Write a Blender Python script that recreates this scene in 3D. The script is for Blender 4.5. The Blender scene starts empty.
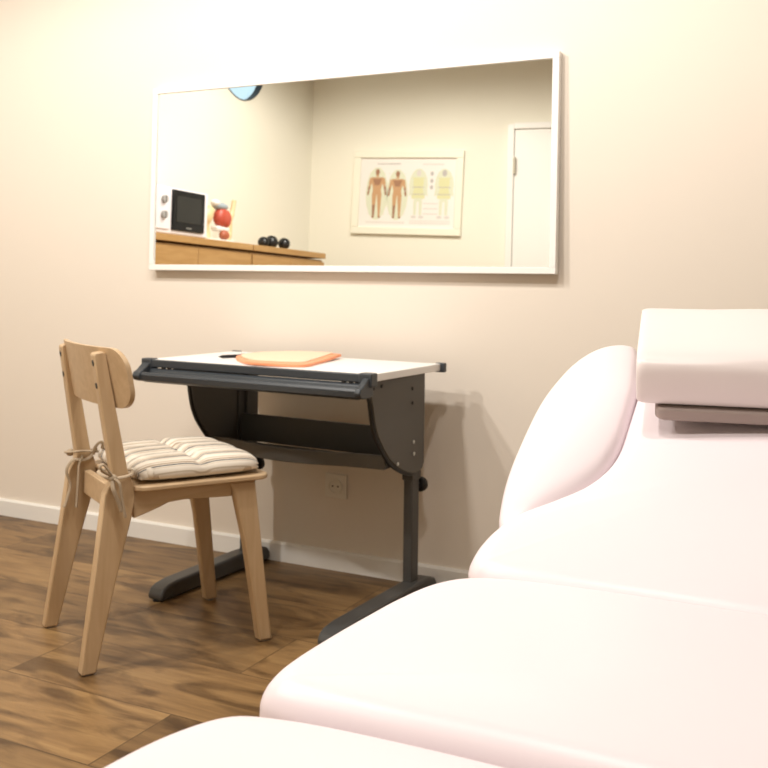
import bpy, bmesh, math, random
from mathutils import Vector, Matrix
random.seed(4)
PI = math.pi
S = bpy.context.scene
COL = S.collection

# ------------------------------------------------------------------ helpers
def link(o, parent=None):
    COL.objects.link(o)
    if parent is not None:
        o.parent = parent
    return o

def obj(name, bm, mats, parent=None, smooth=True, bevel=0.0, seg=3, angle=35, subsurf=0):
    bmesh.ops.recalc_face_normals(bm, faces=bm.faces[:])
    me = bpy.data.meshes.new(name)
    bm.to_mesh(me); bm.free()
    if not isinstance(mats, (list, tuple)):
        mats = [mats]
    for m in mats:
        me.materials.append(m)
    o = bpy.data.objects.new(name, me)
    link(o, parent)
    if smooth:
        for p in me.polygons:
            p.use_smooth = True
        try:
            me.set_sharp_from_angle(angle=math.radians(angle))
        except Exception:
            pass
    if bevel:
        b = o.modifiers.new('bevel', 'BEVEL')
        b.width = bevel; b.segments = seg; b.limit_method = 'ANGLE'; b.angle_limit = math.radians(40)
        b.harden_normals = False
    if subsurf:
        s = o.modifiers.new('sub', 'SUBSURF'); s.levels = subsurf; s.render_levels = subsurf
    return o

def empty(name, loc=(0, 0, 0), rotz=0.0):
    o = bpy.data.objects.new(name, None)
    o.empty_display_size = .05
    o.location = loc; o.rotation_euler = (0, 0, rotz)
    return link(o)

def tag(o, label, cat, group=None):
    o['label'] = label; o['category'] = cat
    if group:
        o['group'] = group
    return o

def struct(o):
    o['kind'] = 'structure'
    return o

def box(bm, c, s, M=None, mi=0):
    x, y, z = s[0]/2, s[1]/2, s[2]/2
    vs = []
    for dx, dy, dz in ((-1,-1,-1),(1,-1,-1),(1,1,-1),(-1,1,-1),(-1,-1,1),(1,-1,1),(1,1,1),(-1,1,1)):
        p = Vector((c[0]+dx*x, c[1]+dy*y, c[2]+dz*z))
        if M is not None: p = M @ p
        vs.append(bm.verts.new(p))
    for f in ((0,3,2,1),(4,5,6,7),(0,1,5,4),(1,2,6,5),(2,3,7,6),(3,0,4,7)):
        fa = bm.faces.new([vs[i] for i in f]); fa.material_index = mi
    return vs

def BB(c, s, M=None):
    bm = bmesh.new(); box(bm, c, s, M); return bm

def prism(bm, poly, fn0, fn1, mi=0):
    """polygon (a,b) extruded between two mappings fn0(a,b), fn1(a,b) -> xyz"""
    A = [bm.verts.new(fn0(*p)) for p in poly]
    B = [bm.verts.new(fn1(*p)) for p in poly]
    n = len(poly)
    f = bm.faces.new(A[::-1]); f.material_index = mi
    f = bm.faces.new(B); f.material_index = mi
    for i in range(n):
        f = bm.faces.new((A[i], A[(i+1) % n], B[(i+1) % n], B[i])); f.material_index = mi

def catmull(pts, n, closed=True):
    out = []; m = len(pts)
    rng = m if closed else m-1
    for i in range(rng):
        if closed:
            P = [Vector(pts[(i+k-1) % m]) for k in range(4)]
        else:
            P = [Vector(pts[max(0, min(m-1, i+k-1))]) for k in range(4)]
        for j in range(n):
            t = j/n
            out.append(.5*((2*P[1]) + (P[2]-P[0])*t + (2*P[0]-5*P[1]+4*P[2]-P[3])*t*t + (3*P[1]-P[0]-3*P[2]+P[3])*t**3))
    if not closed:
        out.append(Vector(pts[-1]))
    return out

def tube(bm, pts, r, n=8, mi=0, cap=True, flat=1.0):
    pts = [Vector(p) for p in pts]
    rs = r if isinstance(r, (list, tuple)) else [r]*len(pts)
    rings = []
    up = Vector((0, 0, 1))
    for i, p in enumerate(pts):
        t = (pts[min(i+1, len(pts)-1)] - pts[max(i-1, 0)]).normalized()
        if i == 0:
            a = t.orthogonal().normalized() if abs(t.dot(up)) > .95 else t.cross(up).normalized()
        else:
            a = (a - t*a.dot(t)).normalized()
        b = t.cross(a)
        rings.append([bm.verts.new(p + rs[i]*(math.cos(q)*a + flat*math.sin(q)*b)) for q in [2*PI*k/n for k in range(n)]])
    for i in range(len(rings)-1):
        for k in range(n):
            f = bm.faces.new((rings[i][k], rings[i][(k+1) % n], rings[i+1][(k+1) % n], rings[i+1][k])); f.material_index = mi
    if cap:
        f = bm.faces.new(rings[0][::-1]); f.material_index = mi
        f = bm.faces.new(rings[-1]); f.material_index = mi

def lathe(bm, prof, M, n=24, mi=0, cap=True):
    rings = []
    for r, z in prof:
        if r < 1e-6:
            rings.append([bm.verts.new(M @ Vector((0, 0, z)))])
        else:
            rings.append([bm.verts.new(M @ Vector((r*math.cos(2*PI*k/n), r*math.sin(2*PI*k/n), z))) for k in range(n)])
    for A, B in zip(rings, rings[1:]):
        for k in range(n):
            a = [A[k % len(A)]] + ([A[(k+1) % n]] if len(A) > 1 else [])
            b = ([B[(k+1) % n]] if len(B) > 1 else []) + [B[k % len(B)]]
            if len(a)+len(b) > 2:
                f = bm.faces.new(a+b); f.material_index = mi
    for R in (rings[0], rings[-1]):
        if cap and len(R) > 2:
            f = bm.faces.new(R); f.material_index = mi

def ball(bm, c, r, n=20, m=12, mi=0, M=None):
    c = Vector(c)
    if not hasattr(r, '__len__'): r = (r, r, r)
    prof = []
    rings = []
    for i in range(m+1):
        a = -PI/2 + PI*i/m
        if i in (0, m):
            p = Vector((0, 0, r[2]*math.sin(a)))
            rings.append([bm.verts.new(c + (M @ p if M else p))])
        else:
            R = []
            for k in range(n):
                p = Vector((r[0]*math.cos(a)*math.cos(2*PI*k/n), r[1]*math.cos(a)*math.sin(2*PI*k/n), r[2]*math.sin(a)))
                R.append(bm.verts.new(c + (M @ p if M else p)))
            rings.append(R)
    for A, B in zip(rings, rings[1:]):
        for k in range(n):
            a = [A[k % len(A)]] + ([A[(k+1) % n]] if len(A) > 1 else [])
            b = ([B[(k+1) % n]] if len(B) > 1 else []) + [B[k % len(B)]]
            f = bm.faces.new(a+b); f.material_index = mi; f.smooth = True

def pad(bm, outline, O, ex, ey, ez, thick, r_top, r_bot, dome, res=6, waist=0.0):
    """upholstered pad: smooth closed outline in the (ex,ey) plane, top at 0, rounded rims, domed top"""
    pts = catmull(outline, res)
    n = len(pts)
    area = sum(pts[i].x*pts[(i+1) % n].y - pts[(i+1) % n].x*pts[i].y for i in range(n))
    if area < 0: pts = pts[::-1]
    nor = []
    for i in range(n):
        t = pts[(i+2) % n] - pts[(i-2) % n]
        nor.append(Vector((t.y, -t.x)).normalized())
    lim = []
    for i in range(n):
        r = 1.0
        for j in range(n):
            if j != i:
                d = pts[j]-pts[i]; k = -d.dot(nor[i])
                if k > 1e-6: r = min(r, d.length_squared/(2*k))
        lim.append(r*.85)
    for _ in range(12):
        lim = [min(lim[i], (lim[i-1]+lim[i]+lim[(i+1) % n])/3) for i in range(n)]
    def ring(inset, z):
        # scale the inset down where the outline turns tightly
        return [(p - nn*(inset if l >= r_top else inset*l/r_top), z) for p, nn, l in zip(pts, nor, lim)]
    rings = []
    K = 7
    for i in range(K+1):
        a = PI/2*i/K
        rings.append(ring(r_bot*(1-math.sin(a)), -thick + r_bot*(1-math.cos(a))))
    for i in range(1, K+2):
        a = PI/2*i/(K+1)
        rings.append(ring(r_top*(1-math.cos(a)), -r_top + r_top*math.sin(a)))
    cx = sum(p.x for p in pts)/n; cy = sum(p.y for p in pts)/n
    cen = Vector((cx, cy))
    last = rings[-1]
    for t in (.96, .9, .82, .7, .55, .4, .25, .1):
        rings.append([(cen + (q-cen)*t, dome*(1-t**2.2)) for q, _ in last])
    V = [[bm.verts.new(O + ex*q.x + ey*q.y + ez*z) for q, z in R] for R in rings]
    for A, B in zip(V, V[1:]):
        for k in range(n):
            bm.faces.new((A[k], A[(k+1) % n], B[(k+1) % n], B[k]))
    bm.faces.new(V[-1]); bm.faces.new(V[0][::-1])

def inflated(bm, outline, O, ex, ey, ez, zmid, h_top, h_bot, res=6, G=72):
    """soft stuffed cushion: a membrane inflated over a smooth outline"""
    import numpy as np
    pts = catmull(outline, res); n = len(pts)
    xs = [p.x for p in pts]; ys = [p.y for p in pts]
    x0, x1, y0, y1 = min(xs), max(xs), min(ys), max(ys)
    h = max(x1-x0, y1-y0)/G
    nx, ny = int((x1-x0)/h)+3, int((y1-y0)/h)+3
    X = x0-h+h*np.arange(nx)[:, None]+np.zeros((1, ny)); Y = y0-h+h*np.arange(ny)[None, :]+np.zeros((nx, 1))
    ins = np.zeros((nx, ny), bool)
    for i in range(n):
        a, b = pts[i], pts[(i+1) % n]
        if abs(b.y-a.y) < 1e-9: continue
        c = ((a.y > Y) != (b.y > Y)) & (X < (b.x-a.x)*(Y-a.y)/(b.y-a.y)+a.x)
        ins ^= c
    u = np.zeros((nx, ny))
    for _ in range(1500):
        u[1:-1, 1:-1] = .25*(u[:-2, 1:-1]+u[2:, 1:-1]+u[1:-1, :-2]+u[1:-1, 2:]+h*h)
        u *= ins
    um = u.max()
    def val(x, y):
        fx, fy = (x-x0)/h+1, (y-y0)/h+1
        i, j = min(max(int(fx), 0), nx-2), min(max(int(fy), 0), ny-2); a, b = fx-i, fy-j
        return (u[i, j]*(1-a)*(1-b)+u[i+1, j]*a*(1-b)+u[i, j+1]*(1-a)*b+u[i+1, j+1]*a*b)/um
    cen = Vector((sum(xs)/n, sum(ys)/n))
    ts = (1, .994, .98, .96, .93, .89, .84, .80, .74, .64, .52, .38, .24, .1)
    def rows(sgn, hh):
        R = []
        h8 = []
        for p in pts:
            q = cen+(p-cen)*.8; h8.append(max(val(q.x, q.y), .05)**.40)
        for _ in range(6):
            h8 = [(h8[i-1]+h8[i]+h8[(i+1) % n])/3 for i in range(n)]
        for t in ts[1:]:
            row = []
            for p, e in zip(pts, h8):
                q = cen+(p-cen)*t
                v = e*math.sqrt(1-((t-.8)/.2)**2) if t > .8 else max(val(q.x, q.y), .05)**.40
                row.append(bm.verts.new(O+ex*q.x+ey*q.y+ez*(zmid+sgn*hh*v)))
            R.append(row)
        return R
    base = [bm.verts.new(O+ex*p.x+ey*p.y+ez*zmid) for p in pts]
    for sgn, hh in ((1, h_top), (-1, h_bot)):
        R = [base]+rows(sgn, hh)
        for A, B in zip(R, R[1:]):
            for k in range(n):
                bm.faces.new((A[k], A[(k+1) % n], B[(k+1) % n], B[k]))
        bm.faces.new(R[-1])

# ------------------------------------------------------------------ materials
def mat(name, col, rough=.5, metal=0.0, spec=.5, coat=0.0, sheen=0.0):
    m = bpy.data.materials.new(name); m.use_nodes = True
    b = m.node_tree.nodes['Principled BSDF']
    b.inputs['Base Color'].default_value = (*col, 1)
    b.inputs['Roughness'].default_value = rough
    b.inputs['Metallic'].default_value = metal
    b.inputs['Specular IOR Level'].default_value = spec
    b.inputs['Coat Weight'].default_value = coat
    b.inputs['Sheen Weight'].default_value = sheen
    return m

def N(m, t, **kw):
    n = m.node_tree.nodes.new(t)
    for k, v in kw.items():
        setattr(n, k, v)
    return n

def noise_bump(m, scale=200, strength=.1, dist=.001, stretch=None):
    nt = m.node_tree; b = nt.nodes['Principled BSDF']
    tc = N(m, 'ShaderNodeTexCoord'); mp = N(m, 'ShaderNodeMapping'); nz = N(m, 'ShaderNodeTexNoise'); bu = N(m, 'ShaderNodeBump')
    if stretch: mp.inputs['Scale'].default_value = stretch
    nz.inputs['Scale'].default_value = scale; nz.inputs['Detail'].default_value = 4
    bu.inputs['Strength'].default_value = strength; bu.inputs['Distance'].default_value = dist
    nt.links.new(tc.outputs['Object'], mp.inputs['Vector']); nt.links.new(mp.outputs[0], nz.inputs['Vector'])
    nt.links.new(nz.outputs['Fac'], bu.inputs['Height']); nt.links.new(bu.outputs[0], b.inputs['Normal'])
    return m

def wood(name, c1, c2, stretch, scale=6, rough=.45, c0=None):
    m = mat(name, c1, rough)
    nt = m.node_tree; b = nt.nodes['Principled BSDF']
    tc = N(m, 'ShaderNodeTexCoord'); mp = N(m, 'ShaderNodeMapping'); nz = N(m, 'ShaderNodeTexNoise'); cr = N(m, 'ShaderNodeValToRGB')
    mp.inputs['Scale'].default_value = stretch
    nz.inputs['Scale'].default_value = scale; nz.inputs['Detail'].default_value = 6; nz.inputs['Distortion'].default_value = .6
    cr.color_ramp.elements[0].position = .3; cr.color_ramp.elements[0].color = (*c2, 1)
    cr.color_ramp.elements[1].position = .68; cr.color_ramp.elements[1].color = (*c1, 1)
    nt.links.new(tc.outputs['Object'], mp.inputs['Vector']); nt.links.new(mp.outputs[0], nz.inputs['Vector'])
    nt.links.new(nz.outputs['Fac'], cr.inputs['Fac']); nt.links.new(cr.outputs[0], b.inputs['Base Color'])
    return m

M_wall = noise_bump(mat('wall_paint', (.80, .725, .635), .75, spec=.25), 260, .12, .0008)
M_wall2 = noise_bump(mat('cream_wall_paint', (.86, .83, .72), .8, spec=.2), 260, .1, .0008)
M_ceil = mat('ceiling_paint', (.55, .53, .50), .9, spec=.1)  # unseen ceiling, toned down to hold back bounced light
M_wallr = mat('darkened_wall_paint', (.36, .31, .26), .85, spec=.1)  # right wall out of view, darkened so it bounces less light
M_white = mat('white_paint', (.86, .84, .80), .4)
M_mframe = mat('mirror_frame_white', (.90, .885, .85), .35)
M_cframe = mat('chart_frame_cream', (.88, .85, .72), .4)
M_mirror = mat('mirror_glass', (.93, .935, .90), .0, metal=1.0)
M_beech = wood('beech', (.575, .41, .245), (.50, .34, .19), (9, 9, 1.0), 5, .42)
M_beech_seat = wood('beech_plywood', (.59, .425, .26), (.51, .355, .205), (9, 1.2, 9), 5, .42)
M_cab = wood('oak_veneer', (.52, .305, .115), (.43, .235, .075), (9, 1.0, 9), 4, .45)
M_dark = noise_bump(mat('anthracite_metal', (.068, .067, .064), .42), 500, .05, .0005)
M_dark2 = mat('anthracite_panel', (.10, .094, .083), .5)
M_rail = mat('anthracite_plastic', (.040, .047, .055), .4)
M_black = mat('black_plastic', (.012, .012, .013), .3)
M_screw = mat('steel', (.6, .6, .58), .3, metal=1)
M_gap = mat('black_bolt', (.015, .012, .010), .5)
M_top = mat('white_laminate', (.90, .885, .87), .35)
M_edge = mat('laminate_edge', (.80, .745, .70), .5)
M_vinyl = noise_bump(mat('pink_white_vinyl', (.83, .735, .765), .38, spec=.4), 900, .04, .0004)
M_vinyl2 = noise_bump(mat('pink_white_vinyl_roll', (.78, .705, .69), .34, spec=.4), 900, .04, .0004)
M_pillow_shade = mat('taupe_pillow_shade', (.34, .27, .245), .5)  # dark tone carries the shade beneath the head pillow
M_orange = mat('orange_card', (.90, .34, .17), .55)
M_peach = mat('peach_paper', (.94, .64, .46), .6)
M_tie = mat('cotton_tie', (.44, .35, .25), .9, spec=.1)
M_mw = mat('microwave_white', (.84, .80, .83), .35)
M_glassblk = mat('oven_glass', (.010, .010, .010), .2, spec=.2)
M_glassgry = mat('oven_window', (.03, .03, .027), .25, spec=.2)
M_knob = mat('grey_knob', (.42, .41, .40), .35)
M_grey = mat('grey_plastic', (.23, .22, .20), .45)
M_bone = mat('bone_plastic', (.78, .60, .34), .4)
M_muscle = mat('muscle_red', (.52, .085, .05), .4)
M_brown = mat('muscle_brown', (.42, .12, .06), .45)
M_bluegrey = mat('tendon_bluegrey', (.36, .42, .46), .4)
M_hinge = mat('hinge_metal', (.52, .48, .38), .45)
M_socketpl = mat('socket_white', (.80, .76, .68), .35)
M_winframe = mat('window_frame_grey', (.02, .021, .022), .5)

# striped cushion cloth (stripes along the chair's depth)
def cushion_cloth():
    m = mat('striped_cotton', (.8, .72, .6), .9, spec=.15, sheen=.2)
    nt = m.node_tree; b = nt.nodes['Principled BSDF']
    tc = N(m, 'ShaderNodeTexCoord'); sp = N(m, 'ShaderNodeSeparateXYZ')
    nt.links.new(tc.outputs['UV'], sp.inputs[0])
    mu = N(m, 'ShaderNodeMath', operation='MULTIPLY'); mu.inputs[1].default_value = 1/.052
    ad = N(m, 'ShaderNodeMath', operation='ADD'); ad.inputs[1].default_value = 20.0
    fr = N(m, 'ShaderNodeMath', operation='FRACT'); cr = N(m, 'ShaderNodeValToRGB')
    nt.links.new(sp.outputs['X'], mu.inputs[0]); nt.links.new(mu.outputs[0], ad.inputs[0]); nt.links.new(ad.outputs[0], fr.inputs[0]); nt.links.new(fr.outputs[0], cr.inputs['Fac'])
    cream, beige, navy, tan = (.80, .73, .63, 1), (.42, .33, .24, 1), (.03, .033, .045, 1), (.56, .46, .35, 1)
    e = cr.color_ramp; e.interpolation = 'CONSTANT'
    e.elements[0].position = 0; e.elements[0].color = cream
    e.elements[1].position = .30; e.elements[1].color = tan
    for p, c in ((.40, cream), (.50, beige), (.66, cream), (.72, navy), (.82, cream), (.90, tan), (.96, cream)):
        x = e.elements.new(p); x.color = c
    nt.links.new(cr.outputs[0], b.inputs['Base Color'])
    nz = N(m, 'ShaderNodeTexNoise'); nz.inputs['Scale'].default_value = 400; bu = N(m, 'ShaderNodeBump'); bu.inputs['Strength'].default_value = .15; bu.inputs['Distance'].default_value = .001
    nt.links.new(tc.outputs['Object'], nz.inputs['Vector']); nt.links.new(nz.outputs['Fac'], bu.inputs['Height']); nt.links.new(bu.outputs[0], b.inputs['Normal'])
    return m
M_cloth = cushion_cloth()

def floor_mat():
    m = mat('plank_floor', (.2, .11, .05), .42, spec=.4)
    nt = m.node_tree; b = nt.nodes['Principled BSDF']; L = nt.links.new
    tc = N(m, 'ShaderNodeTexCoord')
    mp = N(m, 'ShaderNodeMapping'); mp.inputs['Location'].default_value = (.37, .085, 0)
    L(tc.outputs['Object'], mp.inputs['Vector'])
    br = N(m, 'ShaderNodeTexBrick'); br.offset = .37; br.offset_frequency = 2; br.squash = 1
    br.inputs['Color1'].default_value = (0, 0, 0, 1); br.inputs['Color2'].default_value = (1, 1, 1, 1); br.inputs['Mortar'].default_value = (.5, .5, .5, 1)
    br.inputs['Scale'].default_value = 1; br.inputs['Mortar Size'].default_value = .0016; br.inputs['Mortar Smooth'].default_value = .3
    br.inputs['Brick Width'].default_value = 1.35; br.inputs['Row Height'].default_value = .255; br.inputs['Bias'].default_value = 0
    L(mp.outputs[0], br.inputs['Vector'])
    # per plank random offset of the grain
    sc = N(m, 'ShaderNodeVectorMath', operation='SCALE'); sc.inputs['Scale'].default_value = 7.3
    L(br.outputs['Color'], sc.inputs[0])
    ad = N(m, 'ShaderNodeVectorMath', operation='ADD'); L(mp.outputs[0], ad.inputs[0]); L(sc.outputs[0], ad.inputs[1])
    mg = N(m, 'ShaderNodeMapping'); mg.inputs['Scale'].default_value = (.9, 9, 1); L(ad.outputs[0], mg.inputs['Vector'])
    g = N(m, 'ShaderNodeTexNoise'); g.inputs['Scale'].default_value = 3.0; g.inputs['Detail'].default_value = 8; g.inputs['Roughness'].default_value = .62; g.inputs['Distortion'].default_value = .35
    L(mg.outputs[0], g.inputs['Vector'])
    cr = N(m, 'ShaderNodeValToRGB'); e = cr.color_ramp
    e.elements[0].position = .28; e.elements[0].color = (.165, .092, .038, 1)
    e.elements[1].position = .72; e.elements[1].color = (.34, .212, .090, 1)
    x = e.elements.new(.5); x.color = (.255, .150, .062, 1)
    L(g.outputs['Fac'], cr.inputs['Fac'])
    # big dark smoky stains / knots
    mk = N(m, 'ShaderNodeMapping'); mk.inputs['Scale'].default_value = (2.2, 6.5, 1); L(ad.outputs[0], mk.inputs['Vector'])
    k = N(m, 'ShaderNodeTexNoise'); k.inputs['Scale'].default_value = 1.7; k.inputs['Detail'].default_value = 5; k.inputs['Distortion'].default_value = 1.2
    L(mk.outputs[0], k.inputs['Vector'])
    kr = N(m, 'ShaderNodeValToRGB'); e = kr.color_ramp
    e.elements[0].position = .34; e.elements[0].color = (.32, .28, .25, 1); e.elements[1].position = .52; e.elements[1].color = (1, 1, 1, 1)
    L(k.outputs['Fac'], kr.inputs['Fac'])
    mx = N(m, 'ShaderNodeMix', data_type='RGBA', blend_type='MULTIPLY'); mx.inputs['Factor'].default_value = .85
    L(cr.outputs[0], mx.inputs['A']); L(kr.outputs[0], mx.inputs['B'])
    # plank to plank tone
    tr = N(m, 'ShaderNodeValToRGB'); e = tr.color_ramp
    e.elements[0].color = (.74, .72, .70, 1); e.elements[1].color = (1.18, 1.18, 1.16, 1)
    L(br.outputs['Color'], tr.inputs['Fac'])
    m2 = N(m, 'ShaderNodeMix', data_type='RGBA', blend_type='MULTIPLY'); m2.inputs['Factor'].default_value = 1
    L(mx.outputs['Result'], m2.inputs['A']); L(tr.outputs[0], m2.inputs['B'])
    m3 = N(m, 'ShaderNodeMix', data_type='RGBA'); m3.inputs['B'].default_value = (.04, .02, .01, 1)
    mf = N(m, 'ShaderNodeMath', operation='MULTIPLY'); mf.inputs[1].default_value = .75
    L(br.outputs['Fac'], mf.inputs[0]); L(mf.outputs[0], m3.inputs['Factor']); L(m2.outputs['Result'], m3.inputs['A'])
    L(m3.outputs['Result'], b.inputs['Base Color'])
    bu = N(m, 'ShaderNodeBump'); bu.inputs['Strength'].default_value = .12; bu.inputs['Distance'].default_value = .002
    L(g.outputs['Fac'], bu.inputs['Height']); L(bu.outputs[0], b.inputs['Normal'])
    return m
M_floor = floor_mat()

# ------------------------------------------------------------------ room
XL, XR, YB, ZC = -1.77, 3.9, 0.0, 2.95
ANG = math.radians(8)
OC = Vector((XL, -4.04, 0))                                   # corner of the left wall and the wall behind the camera
OW = Vector((math.cos(ANG), -math.sin(ANG), 0)); ON = Vector((math.sin(ANG), math.cos(ANG), 0))   # along it, into the room
YF = OC.y - (XR-XL)*math.tan(ANG)

bm = bmesh.new(); prism(bm, [(XL-.3, .2), (XR+.3, .2), (XR+.3, YF-.3), (XL-.3, OC.y-.3)], lambda x, y: (x, y, 0), lambda x, y: (x, y, -.1))
struct(obj('floor', bm, M_floor, smooth=False))
bm = bmesh.new(); prism(bm, [(XL-.3, .2), (XR+.3, .2), (XR+.3, YF-.3), (XL-.3, OC.y-.3)], lambda x, y: (x, y, ZC), lambda x, y: (x, y, ZC+.1))
struct(obj('ceiling', bm, M_ceil, smooth=False))
struct(obj('wall_back', BB(((XL+XR)/2, .1, ZC/2), (XR-XL+.6, .2, ZC)), M_wall, smooth=False))
struct(obj('wall_right', BB((XR+.1, YF/2, ZC/2), (.2, -YF+.2, ZC)), M_wallr, smooth=False))
bm = bmesh.new(); L_ = (XR-XL)/math.cos(ANG)
prism(bm, [(-.3, 0), (L_+.3, 0), (L_+.3, -.2), (-.3, -.2)], lambda u, v: OC+OW*u+ON*v, lambda u, v: OC+OW*u+ON*v+Vector((0, 0, ZC)))
struct(obj('wall_front', bm, M_wall2, smooth=False))

# left wall with the porthole opening
WY, WZ, WR = -3.05, 2.60, .287
bm = bmesh.new()
def holed(x):
    n = 48
    outer = [bm.verts.new((x, y, z)) for y, z in ((.0, 0), (OC.y-.1, 0), (OC.y-.1, ZC), (.0, ZC))]
    inner = [bm.verts.new((x, WY+WR*math.cos(2*PI*k/n), WZ+WR*math.sin(2*PI*k/n))) for k in range(n)]
    ed = [bm.edges.new((outer[i], outer[(i+1) % 4])) for i in range(4)] + [bm.edges.new((inner[i], inner[(i+1) % n])) for i in range(n)]
    bmesh.ops.triangle_fill(bm, use_beauty=True, edges=ed)
    return outer, inner
o1, i1 = holed(XL); o2, i2 = holed(XL-.050)
for A, B in ((o1, o2), (i1, i2)):
    for k in range(len(A)):
        bm.faces.new((A[k], A[(k+1) % len(A)], B[(k+1) % len(A)], B[k]))
struct(obj('wall_left', bm, M_wall2, smooth=False))
# porthole window
m = bpy.data.materials.new('window_glass'); m.use_nodes = True; nt = m.node_tree
for n_ in list(nt.nodes): nt.nodes.remove(n_)
out = N(m, 'ShaderNodeOutputMaterial'); tr = N(m, 'ShaderNodeBsdfTransparent'); gl = N(m, 'ShaderNodeBsdfGlossy'); mx = N(m, 'ShaderNodeMixShader')
tr.inputs[0].default_value = (.95, .97, .98, 1); gl.inputs['Roughness'].default_value = .02; mx.inputs[0].default_value = .05
nt.links.new(tr.outputs[0], mx.inputs[1]); nt.links.new(gl.outputs[0], mx.inputs[2]); nt.links.new(mx.outputs[0], out.inputs[0])
M_glass = m
Mx = Matrix.Translation((XL, WY, WZ)) @ Matrix.Rotation(PI/2, 4, 'Y')   # local z -> +x
wr = empty('window_1', (0, 0, 0)); struct(wr)
bm = bmesh.new(); lathe(bm, [(WR-.007, -.048), (WR-.001, -.048), (WR-.001, .006), (WR-.005, .006), (WR-.007, .004), (WR-.007, -.048)], Mx, 64, cap=False)
struct(obj('window_frame', bm, M_winframe, wr))
bm = bmesh.new(); lathe(bm, [(0, -.046), (WR-.0065, -.046), (WR-.0065, -.041), (0, -.041)], Mx, 64)
struct(obj('pane', bm, M_glass, wr))

# baseboards
def baseboard(name, p0, p1, nrm, h=.063, t=.014):
    p0, p1, nrm = Vector(p0), Vector(p1), Vector(nrm)
    prof = [(0, 0), (t, 0), (t, h-.006), (t-.005, h), (0, h)]
    bm = bmesh.new()
    prism(bm, prof, lambda a, b: p0+nrm*a+Vector((0, 0, b)), lambda a, b: p1+nrm*a+Vector((0, 0, b)))
    return struct(obj(name, bm, M_white, smooth=False))
baseboard('baseboard_back', (XL+.015, 0, 0), (XR, 0, 0), (0, -1, 0))
baseboard('baseboard_left', (XL, -.015, 0), (XL, OC.y+.02, 0), (1, 0, 0))
baseboard('baseboard_front', OC+OW*.03, OC+OW*1.58, ON)

# door in the wall behind the camera (seen in the mirror)
def U(u, v, z): return OC+OW*u+ON*v+Vector((0, 0, z))
MO = Matrix.Translation(OC) @ Matrix.Rotation(-ANG, 4, 'Z')   # local x along wall, y into room
door = empty('door_1'); door.matrix_world = MO; struct(door)
bm = bmesh.new()
for c, s in (((1.618, .0125, 1.13), (.05, .025, 2.26)), ((2.512, .0125, 1.13), (.05, .025, 2.26)), ((2.065, .0125, 2.2475), (.844, .025, .045))):
    box(bm, c, s)
struct(obj('door_frame', bm, M_white, door, bevel=.003))
struct(obj('door_leaf', BB((2.065, .008, 1.112), (.836, .014, 2.214)), M_white, door, bevel=.002))
for z in (1.935, .3):
    bm = bmesh.new(); lathe(bm, [(.011, -.048), (.011, .075)], Matrix.Translation((1.652, .034, z)), 12)
    struct(obj('hinge', bm, M_hinge, door))
bm = bmesh.new(); tube(bm, [(2.42, .012, 1.05), (2.42, .06, 1.05), (2.41, .065, 1.05), (2.30, .065, 1.05)], .009, 10)
struct(obj('door_handle', bm, M_screw, door))

# ------------------------------------------------------------------ mirror
T = .0185; W_, H_, F_, D_ = 1.5, .65, .02, .025
MM = Matrix(((1, 0, 0, 0), (0, math.cos(T), math.sin(T), -.025-math.sin(T)*H_-.001), (0, -math.sin(T), math.cos(T), .9703), (0, 0, 0, 1)))
# local x right, y towards wall, z up along the glass ; front face at local y=0
MM = Matrix.Translation((0, -.026-math.sin(T)*H_, .9703)) @ Matrix.Rotation(-T, 4, 'X')
mr = empty('wall_mirror'); mr.matrix_world = MM
tag(mr, 'wide rectangular mirror with a thin white frame, hung on the wall above the desk', 'mirror')
bm = bmesh.new()
def rect_frame(bm, x0, x1, z0, z1, w, y0, y1):
    for c in (((x0+x1)/2, z0+w/2, x1-x0, w), ((x0+x1)/2, z1-w/2, x1-x0, w), (x0+w/2, (z0+z1)/2, w, z1-z0-2*w), (x1-w/2, (z0+z1)/2, w, z1-z0-2*w)):
        box(bm, (c[0], (y0+y1)/2, c[1]), (c[2], y1-y0, c[3]))
rect_frame(bm, 0, W_, 0, H_, F_, 0, D_)
obj('frame', bm, M_mframe, mr, bevel=.0015, seg=2)
obj('mirror_glass', BB((W_/2, .008, H_/2), (W_-2*F_+.004, .004, H_-2*F_+.004)), M_mirror, mr, smooth=False)
obj('backing', BB((W_/2, .0165, H_/2), (W_-2*F_+.004, .011, H_-2*F_+.004)), M_cab, mr, smooth=False)

# ------------------------------------------------------------------ wall socket
so = empty('wall_socket', (.762, 0, .273)); tag(so, 'white round wall socket low on the wall under the desk', 'socket')
obj('plate', BB((0, -.005, 0), (.08, .010, .08)), M_socketpl, so, bevel=.004)
bm = bmesh.new()
Ms = Matrix.Translation((0, -.010, 0)) @ Matrix.Rotation(PI/2, 4, 'X')
lathe(bm, [(.0255, -.001), (.0255, .005), (.0215, .005), (.0205, .001), (0, .001)], Ms, 32, cap=False)
obj('insert', bm, M_socketpl, so)
bm = bmesh.new()
for s in (-1, 1):
    lathe(bm, [(.0028, 0), (.0028, .0012), (0, .0012)], Matrix.Translation((s*.0095, -.0111, 0)) @ Matrix.Rotation(PI/2, 4, 'X'), 12)
obj('contact_hole', bm, M_gap, so)

# ------------------------------------------------------------------ desk
DR = math.radians(-3)
dk = empty('desk', (.78, -.29, 0), DR)
tag(dk, 'small height-adjustable desk with white top and dark grey metal frame by the wall', 'desk')
ZT = .700
obj('tabletop', BB((-.008, .0, ZT-.0105), (.784, .398, .021)), M_top, dk, bevel=.002)
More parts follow.
